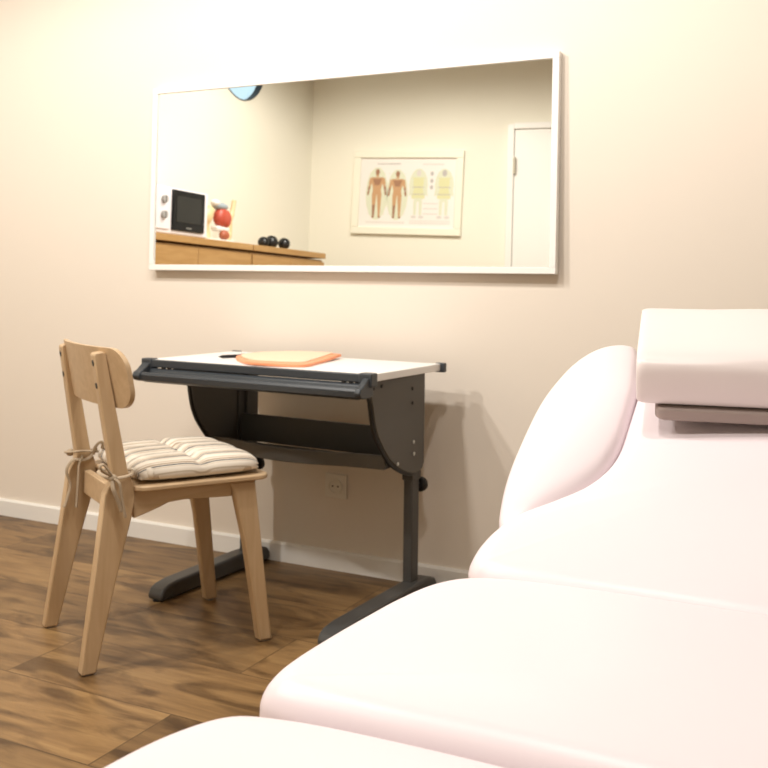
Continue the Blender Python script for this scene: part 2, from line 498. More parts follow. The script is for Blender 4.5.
# dark front rail with corner caps
bm = bmesh.new(); box(bm, (-.0055, -.2065, ZT-.0115), (.76, .014, .023))
obj('front_rail', bm, M_rail, dk, bevel=.003)
for x in (-.397, .370):
    bm = bmesh.new(); box(bm, (x, -.200, ZT-.0155), (.040, .034, .037))
    obj('corner_cap', bm, M_rail, dk, bevel=.004)
for x in (-.385, .382):
    bm = bmesh.new(); box(bm, (x, .204, ZT-.0115), (.030, .018, .028))
    obj('corner_cap', bm, M_rail, dk, bevel=.003)
bm = bmesh.new(); box(bm, (0, .201, ZT-.012), (.74, .008, .018)); obj('rear_rail', bm, M_rail, dk, bevel=.002)
# pen tray hung below the front rail
prof = [(-.262, .633), (-.279, .640), (-.283, .656), (-.278, .664), (-.270, .664), (-.266, .655), (-.256, .651), (-.224, .651), (-.218, .668), (-.207, .6735), (-.205, .662), (-.212, .634)]
bm = bmesh.new(); prism(bm, [(y+.024 if y < -.23 else y, z+.002) for y, z in prof], lambda y, z: (-.380, y, z), lambda y, z: (.366, y, z))
obj('pen_tray', bm, M_rail, dk, bevel=.0015, seg=2)
for x0, x1 in ((-.408, -.380), (.366, .384)):
    prof = [(-.214, .636), (-.268, .636), (-.283, .641), (-.289, .652), (-.284, .664), (-.272, .668), (-.222, .688), (-.195, .688), (-.195, .640)]
    bm = bmesh.new(); prism(bm, [(y+.024 if y < -.23 else y, z+.002) for y, z in prof], lambda y, z: (x0, y, z), lambda y, z: (x1, y, z))
    obj('tray_end', bm, M_rail, dk, bevel=.003)
for x in (-.335, -.312, .30, .322):
    obj('tray_peg', BB((x, -.2075, .674), (.010, .012, .018)), M_black, dk, bevel=.002)
# side panels
prof = [(.185, .678), (-.195, .678), (-.180, .655), (-.130, .628), (-.120, .600), (-.110, .560), (-.090, .518), (-.060, .480), (-.022, .442), (.018, .416), (.058, .398), (.090, .387), (.120, .381), (.150, .381), (.172, .388), (.185, .405)]
for x0, x1 in ((-.315, -.297), (.322, .340)):
    s = 1 if x0 > 0 else -1
    bm = bmesh.new(); prism(bm, prof, lambda y, z: (x0, y, z), lambda y, z: (x1, y, z))
    pn = obj('side_panel', bm, M_dark2, dk, bevel=.003)
    xo = x1 if s > 0 else x0
    for (y, z, mm) in ((-.12, .652, M_gap), (-.075, .655, M_gap), (.105, .632, M_gap), (.105, .590, M_gap), (.115, .475, M_screw), (.118, .440, M_screw), (.02, .425, M_screw)):
        bm = bmesh.new(); lathe(bm, [(.0055, -.001), (.0055, .002), (.003, .003), (0, .003)], Matrix.Translation((xo, y, z)) @ Matrix.Rotation(s*PI/2, 4, 'Y'), 14)
        obj('screw', bm, mm, pn)
    # rubber lip along the curved front edge with the ribbed slots
    bm = bmesh.new(); tube(bm, [Vector((xo-s*.009, y, z)) for y, z in catmull([(p[0]-.002, p[1]-.001) for p in prof[2:14]], 4, closed=False)], .0065, 8)
    obj('edge_trim', bm, M_black, pn)
obj('height_rack', BB((-.2935, .140, .535), (.006, .085, .26)), M_dark, dk, bevel=.001)
# posts and feet
for x, s in ((-.306, -1), (.322, 1)):
    obj('post', BB((x-s*.010, .158, .515), (.036, .056, .32)), M_dark, dk, bevel=.004)
    obj('inner_post', BB((x-s*.010, .158, .205), (.030, .044, .34)), M_dark, dk, bevel=.004)
    bm = bmesh.new()
    prof = [(-.283, .004), (-.287, .018), (-.277, .036), (-.255, .046), (-.215, .051), (.12, .056), (.215, .054), (.248, .046), (.262, .030), (.262, .004)]
    pf = [(y-(.030 if s > 0 else -.020) if y < 0 else y, z) for y, z in prof]
    prism(bm, pf, lambda y, z: (x-.028, y, z), lambda y, z: (x+.028, y, z))
    obj('foot', bm, M_dark, dk, bevel=.012, seg=4)
    for y in (-.25, .235):
        bm = bmesh.new(); lathe(bm, [(.016, 0), (.016, .005)], Matrix.Translation((x, y, 0)), 16); obj('glide', bm, M_black, dk)
    bm = bmesh.new()
    Mk = Matrix.Translation((x-s*.010+.006, .1855, .333)) @ Matrix.Rotation(-PI/2, 4, 'X')
    lathe(bm, [(.008, 0), (.008, .008), (.019, .010), (.022, .014), (.022, .026), (.017, .032), (0, .033)], Mk, 24)
    obj('height_knob', bm, M_black, dk)
# shelf between the panels : back panel, bottom, bowed front lip
obj('rear_panel', BB((.0125, .118, .4665), (.617, .012, .088)), M_dark, dk, bevel=.003)
bm = bmesh.new()
fr = [(-.297, -.020), (-.19, -.034), (-.06, -.068), (.07, -.068), (.21, -.034), (.322, -.020)]
fr = [tuple(p) for p in catmull(fr, 5, closed=False)]
poly = fr + [(.322, .112), (-.297, .112)]
prism(bm, poly, lambda a, b: (a, b, .414), lambda a, b: (a, b, .421))
obj('shelf_bottom', bm, M_dark, dk)
bm = bmesh.new()
A = []
for a, b in fr:
    A.append([bm.verts.new((a, b+dy, z)) for dy, z in ((-.001, .412), (-.004, .452), (.008, .452), (.008, .412))])
for P, Q in zip(A, A[1:]):
    for k in range(4):
        bm.faces.new((P[k], P[(k+1) % 4], Q[(k+1) % 4], Q[k]))
bm.faces.new(A[0]); bm.faces.new(A[-1][::-1])
obj('shelf_lip', bm, M_dark2, dk, bevel=.002)
# cross bar under the top
obj('crossbar', BB((.006, .16, .661), (.59, .03, .028)), M_dark, dk, bevel=.003)
obj('bracket', BB((.325, .02, .672), (.03, .12, .014)), M_black, dk, bevel=.002)
obj('bracket', BB((-.293, .02, .672), (.03, .12, .014)), M_black, dk, bevel=.002)

# orange folder + pen on the desk
fo = empty('paper_folder', (.72, -.30, ZT))
tag(fo, 'flat orange paper folder lying on the white desk top', 'folder')
out_ = [(-.150, .02), (-.125, .10), (-.05, .150), (.045, .165), (.120, .170), (.135, .12), (.165, -.04), (.185, -.125), (.155, -.160), (.04, -.185), (-.06, -.11), (-.13, -.03)]
def lift(x, y):
    return .006*max(0, min(1, (y+.02)/.17))**1.5 + .002*max(0, math.sin(14*x+1))
def sheet(bm, outline, z0, z1, bulge):
    pts = [Vector(p) for p in outline]; n = len(pts)
    cen = sum(pts, Vector((0, 0)))/n
    rings = []
    for t, z in ((1, z0), (1.005, (z0+z1)/2), (1, z1)) + tuple((t, None) for t in (.85, .65, .4, .2)):
        R = []
        for p in pts:
            q = cen+(p-cen)*t
            zz = z if z is not None else z1 + bulge*(1-t**2)*(.6+.4*math.sin(9*q.x+4*q.y))
            R.append(bm.verts.new((q.x, q.y, zz + lift(q.x, q.y))))
        rings.append(R)
    for P, Q in zip(rings, rings[1:]):
        for k in range(n):
            bm.faces.new((P[k], P[(k+1) % n], Q[(k+1) % n], Q[k]))
    bm.faces.new(rings[0][::-1]); bm.faces.new(rings[-1])
bm = bmesh.new(); sheet(bm, [tuple(p) for p in catmull(out_, 4)], .0005, .008, .004); obj('cover', bm, M_orange, fo)
in_ = [(x*.88-.012, y*.86+.018) for x, y in out_]
bm = bmesh.new(); sheet(bm, [tuple(p) for p in catmull(in_, 4)], .0085, .0115, .005); obj('sheets', bm, M_peach, fo)
pe = empty('pen', (.557, -.285, ZT+.0052), math.radians(62))
tag(pe, 'short dark pen beside the left end of the orange folder on the desk', 'pen')
bm = bmesh.new(); lathe(bm, [(0, -.06), (.002, -.055), (.005, -.045), (.005, .05), (.0045, .06), (0, .061)], Matrix.Rotation(PI/2, 4, 'Y'), 12)
obj('barrel', bm, M_black, pe)
bm = bmesh.new(); box(bm, (.035, 0, .0062), (.035, .003, .002)); obj('clip', bm, M_screw, pe)

# ------------------------------------------------------------------ chair  (local x = its right, y = forward)
CR = math.atan2(.827, .562) - PI/2 + math.radians(2.6)
ch = empty('dining_chair', (.619, -.742, 0), CR)
tag(ch, 'light beech wooden chair with a curved backrest, pulled up to the desk', 'chair')
rear = [(-.238, 0), (-.203, 0), (-.155, .21), (-.117, .355), (-.108, .405), (-.112, .44), (-.126, .475), (-.150, .60), (-.180, .760), (-.186, .765), (-.206, .762), (-.210, .756), (-.186, .60), (-.165, .47), (-.165, .45), (-.183, .42), (-.205, .24)]
front = [(.221, 0), (.257, 0), (.212, .418), (.142, .418), (.154, .385), (.182, .26)]
def splay(s, r0, r1, th, zt):
    def f0(f, z): r = r0+(r1-r0)*z/zt; return (s*r, f, z+.003)
    def f1(f, z): r = r0+(r1-r0)*z/zt; return (s*(r-th), f, z+.003)
    return f0, f1
for s in (1, -1):
    bm = bmesh.new(); prism(bm, rear, *splay(s, .203, .172, .033, .77)); lg = obj('leg', bm, M_beech, ch, bevel=.006)
    rr = .186
    bm = bmesh.new(); lathe(bm, [(.013, 0), (.014, .004)], Matrix.Translation((s*rr, -.2205, -.0005)), 16); obj('glide', bm, M_grey, lg)
    if True:
        for z, yy in ((.740, -.2055), (.685, -.197)):
            bm = bmesh.new(); lathe(bm, [(.0075, -.002), (.0075, .0028), (0, .0028)], Matrix.Translation((s*(.203-.031*z/.77-.0145), yy, z)) @ Matrix.Rotation(PI/2+.16, 4, 'X'), 14)
            obj('bolt', bm, M_gap, lg)
    bm = bmesh.new(); prism(bm, front, *splay(s, .205, .188, .033, .42)); lg = obj('leg', bm, M_beech, ch, bevel=.006)
    bm = bmesh.new(); lathe(bm, [(.013, 0), (.014, .004)], Matrix.Translation((s*.188, .239, -.0005)), 16); obj('glide', bm, M_grey, lg)
    ap = [(-.112, .424), (-.108, .356), (-.075, .366), (-.045, .376), (-.02, .386), (.02, .389), (.09, .386), (.150, .384), (.150, .424)]
    bm = bmesh.new(); prism(bm, ap, lambda f, z: (s*.178, f, z), lambda f, z: (s*.156, f, z)); obj('side_apron', bm, M_beech_seat, ch, bevel=.003)
obj('front_apron', BB((0, .178, .403), (.31, .02, .042)), M_beech_seat, ch, bevel=.003)
obj('rear_apron', BB((0, -.135, .392), (.30, .02, .062)), M_beech_seat, ch, bevel=.003)
# seat : rounded plywood
def rrect(x0, x1, y0, y1, r, n=6):
    P = []
    for cx, cy, a0 in ((x1-r, y1-r, 0), (x0+r, y1-r, PI/2), (x0+r, y0+r, PI), (x1-r, y0+r, 1.5*PI)):
        for k in range(n+1):
            a = a0+PI/2*k/n
            P.append((cx+r*math.cos(a), cy+r*math.sin(a)))
    return P
bm = bmesh.new(); prism(bm, rrect(-.207, .207, -.112, .249, .035), lambda a, b: (a, b, .425), lambda a, b: (a, b, .4375))
obj('seat', bm, M_beech_seat, ch, bevel=.003, seg=2)
# backrest : curved plywood
bm = bmesh.new()
prof = rrect(-.218, .218, .633, .783, .048, 8)
rows = []
NX, NZ = 44, 12
grid = {}
for side in (0, 1):
    for i in range(NX+1):
        u = math.sin(PI/2*(-1+2*i/NX))
        x = .238*u
        # outline height range at this x (rounded corners)
        d = max(0, abs(x)-(.238-.052)); c = .052-math.sqrt(max(0, .052**2-d*d)) if d > 0 else 0
        z0, z1 = .630+c, .777-c
        for j in range(NZ+1):
            z = z0+(z1-z0)*j/NZ
            y = -.177 + .040*((abs(x)/.238)**2.1-.44) + x*.045 - (z-.70)*.19 + (.012 if side else 0)
            grid[side, i, j] = bm.verts.new((x, y, z))
for i in range(NX):
    for j in range(NZ):
        for sd in (0, 1):
            f = [grid[sd, i, j], grid[sd, i+1, j], grid[sd, i+1, j+1], grid[sd, i, j+1]]
            bm.faces.new(f if sd == 0 else f[::-1])
border = [(i, 0) for i in range(NX)] + [(NX, j) for j in range(NZ)] + [(i, NZ) for i in range(NX, 0, -1)] + [(0, j) for j in range(NZ, 0, -1)]
for k in range(len(border)):
    a, b = border[k], border[(k+1) % len(border)]
    bm.faces.new((grid[0, a[0], a[1]], grid[1, a[0], a[1]], grid[1, b[0], b[1]], grid[0, b[0], b[1]]))
obj('backrest', bm, M_beech_seat, ch, bevel=.002, seg=2, angle=50)

# ------------------------------------------------------------------ cushion on the chair
cu = empty('chair_cushion', (.619, -.742, .4384), CR)
tag(cu, 'cream and navy striped tufted seat cushion tied to the wooden chair', 'cushion')
bm = bmesh.new()
n = 56
HX, HY, CY = .196, .173, .064
tx = (-1, -.34, .34, 1); ty = (-1, 0, 1)
def dimple(u, v):
    d = 0
    for a in tx:
        for b in ty:
            rr = math.hypot((u-a)*HX, (v-b)*HY)
            d = max(d, math.exp(-(rr/.024)**2)*(.9 if (abs(a) < 1 and abs(b) < 1) else .75))
    # soft creases between the lobes
    for a in tx[1:3]:
        d = max(d, .42*math.exp(-((u-a)*HX/.014)**2))
    d = max(d, .50*math.exp(-((v)*HY/.014)**2))
    return d
V = {}
for i in range(n+1):
    for j in range(n+1):
        u, v = -1+2*i/n, -1+2*j/n
        k = .055*(u*u*v*v)**1.5                            # rounded corners
        pin = .06*dimple(u, v) if max(abs(u), abs(v)) > .97 else 0
        x = HX*u*(1-k-pin); y = CY+HY*v*(1-k-pin)
        e = (1-abs(u)**5)*(1-abs(v)**5)
        h = max(0, e)**.45
        d = dimple(u, v)
        zt = .021 + .038*h*(1-.88*d)
        zb = .021 - .0195*h**.7
        V[0, i, j] = bm.verts.new((x, y, zt))
        V[1, i, j] = V[0, i, j] if (i in (0, n) or j in (0, n)) else bm.verts.new((x, y, zb))
for i in range(n):
    for j in range(n):
        for sd in (0, 1):
            f = [V[sd, i, j], V[sd, i+1, j], V[sd, i+1, j+1], V[sd, i, j+1]]
            if sd: f = f[::-1]
            try: bm.faces.new(f)
            except ValueError: pass
uvl = bm.loops.layers.uv.new('cloth')
for f in bm.faces:
    for l in f.loops:
        c = l.vert.co
        l[uvl].uv = (c.x + math.copysign(1, c.x)*max(0, abs(c.x)-.12)/.07*(.060-c.z)*.9, c.y)
obj('pad', bm, M_cloth, cu, angle=180)
for a in tx[1:3]:
    bm = bmesh.new(); ball(bm, (a*HX, CY, .0315), (.006, .006, .004), 10, 6); obj('tuft', bm, M_tie, cu)
# tie ribbons round the rear posts
for s in (1, -1):
    z = .032
    xo, xi, yb, yf = s*.196, s*.146, -.178, -.105
    loop = catmull([(s*.146, -.110, z), (s*.138, -.150, z+.006), (s*.146, -.186, z+.004), (s*.180, -.186, z), (s*.198, -.168, z-.006), (s*.197, -.130, z-.004), (s*.175, -.112, z)], 5)
    bm = bmesh.new(); tube(bm, loop+[loop[0]], .0050, 6, flat=.6, cap=False)
    t = obj('tie', bm, M_tie, cu)
    bm = bmesh.new(); ball(bm, (s*.199, -.168, z-.006), (.010, .012, .010), 10, 8); obj('knot', bm, M_tie, t)
    if s > 0:
        ends = [[(.203, -.168, z-.004), (.212, -.155, z-.018), (.213, -.150, z-.05), (.214, -.140, z-.10)],
                [(.203, -.170, z-.008), (.214, -.170, z-.03), (.213, -.158, z-.06), (.212, -.148, z-.085)]]
        bow = [[(.201, -.172, z), (.205, -.200, z+.022), (.205, -.192, z+.03), (.203, -.172, z+.004)]]
    else:
        ends = [[(-.150, -.112, z), (-.140, -.118, z+.012), (-.140, -.130, z-.012), (-.1395, -.150, z-.018), (-.140, -.176, z-.016), (-.142, -.192, z-.044), (-.142, -.182, z-.082), (-.142, -.190, z-.120), (-.142, -.198, z-.142)],
                [(-.140, -.150, z-.006), (-.139, -.160, z-.03), (-.139, -.162, z-.07), (-.140, -.164, z-.115), (-.141, -.166, z-.145)]]
        bow = [[(-.140, -.122, z-.006), (-.125, -.118, z+.020), (-.118, -.105, z+.030), (-.125, -.100, z+.010)]]
    for e in ends+bow:
        bm = bmesh.new(); p = catmull(e, 6, closed=False); tube(bm, p, [.0052]*(len(p)-2)+[.0066, .0052], 6, flat=.6)
        obj('ribbon', bm, M_tie, t)
# gathered corner ruffle at the rear corners
for s in (1, -1):
    bm = bmesh.new()
    for k in range(5):
        ball(bm, (s*(.140+.010*k), -.094+.006*k, .023+.004*math.sin(k*2.1)), (.010, .015, .014), 10, 8, M=Matrix.Rotation(s*.5*k, 3, 'Z'))
    obj('ruffle', bm, M_cloth, cu)

# ------------------------------------------------------------------ massage couch
CX = 2.24
mt = empty('massage_table', (CX, -1.9, 0))
tag(mt, 'padded pinkish white treatment couch with tilted back section filling the right foreground', 'couch')
def sub(pts): return [(x-CX, y+1.9) for x, y in pts]
X_, Y_, Z_ = Vector((1, 0, 0)), Vector((0, 1, 0)), Vector((0, 0, 1))
def mirx(pts): return pts + [(2*CX-x, y) for x, y in pts[::-1]]
O0 = Vector((0, 0, .600))
p1 = mirx([(2.10, -3.02), (1.93, -3.01), (1.868, -2.95), (1.856, -2.80), (1.853, -2.6), (1.851, -2.42), (1.853, -2.31), (1.864, -2.225), (1.893, -2.168), (1.95, -2.147), (2.04, -2.139), (2.16, -2.137)])
p1 = [(x-.022 if x < CX else x+.022, y+.022*max(0, min(1, (y+2.5)/.25))) for x, y in p1]
bm = bmesh.new(); pad(bm, sub(p1), O0, X_, Y_, Z_, .085, .034, .03, .006)
obj('leg_cushion', bm, M_vinyl, mt, angle=180)
p2 = mirx([(2.16, -2.108), (2.04, -2.110), (1.960, -2.108), (1.912, -2.092), (1.886, -2.045), (1.872, -1.96), (1.867, -1.88), (1.867, -1.82), (1.876, -1.755), (1.905, -1.706), (1.960, -1.680), (2.04, -1.669), (2.15, -1.665)])
p2 = [(x+(-1 if x < CX else 1)*(.008+.044*max(0, min(1, (-1.70-y)/.42))**2), y) for x, y in p2]
bm = bmesh.new(); pad(bm, sub(p2), O0, X_, Y_, Z_, .085, .034, .03, .006)
obj('seat_cushion', bm, M_vinyl, mt, angle=180)
SL = math.atan(.28)
EY = Vector((0, math.cos(SL), math.sin(SL))); EZ = Vector((0, -math.sin(SL), math.cos(SL)))
OB = Vector((-CX, 1.9-1.69, .600))
p3 = mirx([(2.15, -.012), (2.02, -.012), (1.935, -.004), (1.902, .022), (1.894, .065), (1.898, .112), (1.912, .160), (1.938, .214), (1.968, .262), (1.986, .325), (1.990, .40), (1.980, .51), (1.968, .64), (1.962, .74), (1.97, .83), (2.0, .865), (2.08, .875), (2.15, .877)])
p3 = [(x+(-1 if x < CX else 1)*.012*(1 if y < .2 else 0), y) for x, y in p3]
bm = bmesh.new(); pad(bm, p3, OB, X_, EY, EZ, .085, .034, .03, .006)
obj('back_cushion', bm, M_vinyl, mt, angle=180)
arm = [(1.890, .140), (1.872, .190), (1.852, .280), (1.833, .410), (1.818, .540), (1.813, .654), (1.819, .770), (1.842, .855), (1.874, .893), (1.908, .893), (1.928, .840), (1.944, .765), (1.968, .640), (1.984, .510), (1.994, .41), (1.993, .325), (1.976, .256), (1.942, .188), (1.915, .145)]
for sgn in (0, 1):
    a = arm if not sgn else [(2*CX-x, y) for x, y in arm]
    bm = bmesh.new(); inflated(bm, a, OB, X_, EY, EZ, -.030, .045, .05)
    for _ in range(5):
        bmesh.ops.smooth_vert(bm, verts=[v for v in bm.verts], factor=.5, use_axis_x=True, use_axis_y=True, use_axis_z=True)
    obj('armrest', bm, M_vinyl, mt, angle=180)
# support boards, column and foot below the pads
obj('under_slab', BB((0, -.42, .500), (.62, 1.25, .025)), M_white, mt, bevel=.006)
Mb = Matrix.Translation((0, 1.9-1.69, .600)) @ Matrix.Rotation(SL, 4, 'X')
obj('back_board', BB((0, .40, -.0985), (.50, .72, .02), Mb), M_white, mt, bevel=.006)
for x in (-.26, .26):
    for y in (-.95, .12):
        obj('leg', BB((x, y, .2445), (.05, .05, .485)), M_white, mt, bevel=.006)
obj('crossbar', BB((0, .12, .20), (.47, .04, .06)), M_white, mt, bevel=.005)
obj('crossbar', BB((0, -.95, .20), (.47, .04, .06)), M_white, mt, bevel=.005)
for x in (-.20, .20):
    bm = bmesh.new(); tube(bm, [(x, .16, .50), (x, .52, .58)], .014, 10); obj('strut', bm, M_screw, mt)

# head cushion lying on the back section
hc = empty('head_cushion', (CX+.018, -1.229, .7385))
tag(hc, 'block-shaped pinkish white head pillow lying on the raised end of the couch', 'pillow')
yaw = Matrix.Rotation(math.radians(10.5), 3, 'Z')
hx, hy, hz = yaw @ X_, yaw @ EY, yaw @ EZ
# side profile (a = along slope, b = up), softly boxy
prof = [(.03, .0275), (.008, .028), (-.001, .035), (-.006, .060), (-.003, .086), (.007, .100), (.028, .108), (.08, .110), (.15, .109), (.22, .107), (.26, .103), (.280, .094), (.287, .075), (.284, .050), (.275, .034), (.26, .028), (.14, .0275)]
pr_ = catmull(prof, 4)
bm = bmesh.new(); rings = []
Lh = .50
xs = [(0, .90), (.003, .95), (.008, .985), (.016, 1.0)]
stations = [(-Lh/2+a, k) for a, k in xs] + [(-Lh/2+.06+(Lh-.12)*i/14, 1.0) for i in range(15)] + [(Lh/2-a, k) for a, k in xs[::-1]]
cen = Vector((.135, .068))
for x, k in stations:
    R = []
    for q in pr_:
        p = cen+(q-cen)*Vector((1, 1)).x*1.0
        p = Vector((cen.x+(q.x-cen.x)*(1-(1-k)*.35), cen.y+(q.y-cen.y)*k))
        b = p.y
        if b > .1: b += .0025*math.sin(16*x+2)
        R.append(bm.verts.new(hx*x + hy*p.x + hz*b))
    rings.append(R)
for A, B in zip(rings, rings[1:]):
    for k in range(len(A)):
        bm.faces.new((A[k], A[(k+1) % len(A)], B[(k+1) % len(A)], B[k]))
bm.faces.new(rings[0]); bm.faces.new(rings[-1][::-1])
obj('pad', bm, M_vinyl2, hc, angle=180)
M3 = Matrix((( *[hx[0], hy[0], hz[0]], 0), (hx[1], hy[1], hz[1], 0), (hx[2], hy[2], hz[2], 0), (0, 0, 0, 1)))
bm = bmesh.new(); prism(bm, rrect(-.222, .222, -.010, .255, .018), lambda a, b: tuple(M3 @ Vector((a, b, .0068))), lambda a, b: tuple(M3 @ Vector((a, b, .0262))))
obj('under_slab', bm, M_pillow_shade, hc, bevel=.004)  # dark slab standing in for the pillow's shadow on the back pad

# ------------------------------------------------------------------ things along the left wall (seen in the mirror)
CZ = 1.25
def cabinet(name, y0, y1, seams, label):
    e = empty(name, (XL+.01, (y0+y1)/2, 0))
    tag(e, label, 'cabinet', 'tall sideboards along the wall')
    w = y1-y0
    obj('body', BB((.2, 0, .63), (.40, w-.004, 1.14)), M_cab, e, bevel=.002)
    obj('plinth', BB((.18, 0, .03), (.34, w-.02, .06)), M_cab, e)
    obj('top', BB((.215, 0, CZ-.02), (.43, w-.003, .040)), M_cab, e, bevel=.003)
    ys = [-w/2+.003] + [s-(y0+y1)/2 for s in seams] + [w/2-.003]
    for a, b in zip(ys, ys[1:]):
        for z0, z1 in ((.075, .62), (.625, 1.185)):
            d = obj('door', BB((.411, (a+b)/2, (z0+z1)/2), (.018, b-a-.004, z1-z0)), M_cab, e, bevel=.002)
            obj('handle', BB((.423, (a+b)/2, z1-.010 if z1 < 1 else z0+.012), (.008, .12, .010)), M_screw, d, bevel=.002)
    return e
cabinet('sideboard', -2.622, -1.50, [-2.06], 'light oak sideboard carrying the white microwave, seen in the mirror')
cabinet('sideboard', -3.560, -2.630, [-3.10], 'light oak sideboard carrying the black balls, seen in the mirror')

mw = empty('microwave', (-1.395, -1.955, CZ)); tag(mw, 'white microwave oven with black glass door on the oak sideboard, seen in the mirror', 'microwave')
obj('body', BB((-.165, 0, .1455), (.33, .51, .275)), M_mw, mw, bevel=.008)
for x in (-.28, -.05):
    for y in (-.2, .2):
        bm = bmesh.new(); lathe(bm, [(.015, 0), (.014, .009)], Matrix.Translation((x, y, 0)), 12); obj('foot', bm, M_black, mw)
dr = obj('door', BB((.005, -.058, .152), (.014, .305, .240)), M_glassblk, mw, bevel=.004)
obj('door_window', BB((.0125, -.056, .16), (.004, .235, .155)), M_glassgry, dr, bevel=.006)
pn = obj('control_panel', BB((.004, .183, .152), (.010, .135, .240)), M_mw, mw, bevel=.003)
for z in (.205, .115):
    bm = bmesh.new(); lathe(bm, [(.024, 0), (.022, .016), (0, .017)], Matrix.Translation((.009, .175, z)) @ Matrix.Rotation(PI/2, 4, 'Y'), 20)
    k = obj('dial', bm, M_knob, pn)
    obj('pointer', BB((.0275, .175, z), (.006, .006, .040)), M_grey, k, bevel=.001)
obj('maker_plate', BB((.013, -.058, .052), (.002, .05, .008)), M_grey, dr)

# anatomical joint model
am = empty('anatomical_model', (-1.50, -2.415, CZ)); am.scale = (1.1, 1.3, 1.06); tag(am, 'anatomical joint model with cream bones and red muscle beside the microwave, seen in the mirror', 'model')
bm = bmesh.new(); prism(bm, rrect(-.06, .06, -.13, .09, .03), lambda a, b: (a, b, 0), lambda a, b: (a, b, .018)); obj('base', bm, M_white, am, bevel=.004)
bm = bmesh.new(); tube(bm, catmull([(0, .06, .018), (0, .055, .07), (.0, .065, .12), (0, .055, .17), (0, .03, .20)], 6, closed=False), [.026, .024, .022, .020, .019, .018, .018, .018, .018, .019, .021, .025, .030, .033, .035, .037, .038, .037, .036, .035, .034, .033, .032, .030, .026], 14)
obj('bone', bm, M_bone, am)
bm = bmesh.new(); tube(bm, catmull([(0, -.10, .018), (0, -.125, .07), (0, -.128, .14), (0, -.150, .20), (0, -.165, .275)], 6, closed=False), [.024]*6+[.020]*6+[.018]*6+[.014]*7, 14)
obj('bone', bm, M_bone, am)
bm = bmesh.new(); ball(bm, (.012, -.045, .155), (.040, .050, .062), 20, 14); ball(bm, (.022, -.070, .150), (.030, .040, .055), 16, 10); obj('muscle', bm, M_muscle, am)
bm = bmesh.new(); ball(bm, (.03, -.055, .048), (.026, .034, .030), 16, 10); obj('muscle', bm, M_brown, am)
bm = bmesh.new(); box(bm, (.005, -.050, .085), (.055, .105, .034)); obj('cartilage', bm, M_white, am, bevel=.014, seg=4)
bm = bmesh.new(); ball(bm, (.010, -.035, .222), (.034, .060, .024), 18, 10); obj('tendon', bm, M_bluegrey, am)
bm = bmesh.new(); ball(bm, (.016, .010, .238), (.026, .032, .022), 14, 8); obj('cartilage', bm, M_white, am)

# three black balls on the far sideboard
for i, (x, y, r, lab) in enumerate(((-1.47, -2.945, .042, 'black ball nearest the microwave in the row of three on the oak sideboard'),
                                    (-1.465, -3.035, .050, 'middle and largest black ball of the three on the oak sideboard'),
                                    (-1.425, -3.136, .045, 'black ball nearest the end of the oak sideboard, of the three'))):
    bm = bmesh.new(); ball(bm, (0, 0, r*.92), (r*.95, r*.95, r*.92), 24, 14)
    o = obj('massage_ball', bm, M_black, angle=180); o.location = (x, y, CZ+.0005)
    tag(o, lab, 'ball', 'black balls on the sideboard')

# framed anatomical chart on the wall behind the camera
fc = empty('framed_chart'); fc.matrix_world = MO @ Matrix.Translation((.814, .002, 1.755)) @ Matrix.Rotation(math.radians(1.25), 4, 'Y')
tag(fc, 'cream framed anatomical chart with human figures on the wall, seen in the mirror', 'picture')
CW, CH = .885, .65
bm = bmesh.new(); rect_frame(bm, -CW/2, CW/2, -CH/2, CH/2, .055, 0, .032)
obj('frame', bm, M_cframe, fc, bevel=.004)
M_paper = mat('chart_paper', (.84, .80, .76), .6)
M_skin = mat('chart_tan', (.56, .33, .17), .7); M_skin2 = mat('chart_brown', (.36, .19, .11), .7)
M_green = mat('chart_green', (.70, .69, .40), .7); M_pg = mat('chart_pale_green', (.70, .72, .56), .7)
M_txt = mat('chart_grey', (.50, .47, .45), .7); M_txt2 = mat('chart_pale_grey', (.68, .64, .60), .7)
mats = [M_paper, M_skin, M_skin2, M_green, M_pg, M_txt, M_txt2]
bm = bmesh.new(); box(bm, (0, .008, 0), (CW-.1, .008, CH-.1))
YP = .0126
def flat(pts, mi, y=YP):
    f = bm.faces.new([bm.verts.new((-0+p[0], y, p[1])) for p in pts]); f.material_index = mi
def ell(cx, cz, rx, rz, mi, y=YP, n=14):
    flat([(cx+rx*math.cos(2*PI*k/n), cz+rz*math.sin(2*PI*k/n)) for k in range(n)], mi, y)
def limb(p, q, w0, w1, mi, y=YP):
    d = Vector((q[0]-p[0], q[1]-p[1])).normalized(); nn = Vector((-d.y, d.x))
    flat([(p[0]+nn.x*w0, p[1]+nn.y*w0), (p[0]-nn.x*w0, p[1]-nn.y*w0), (q[0]-nn.x*w1, q[1]-nn.y*w1), (q[0]+nn.x*w1, q[1]+nn.y*w1)], mi, y)
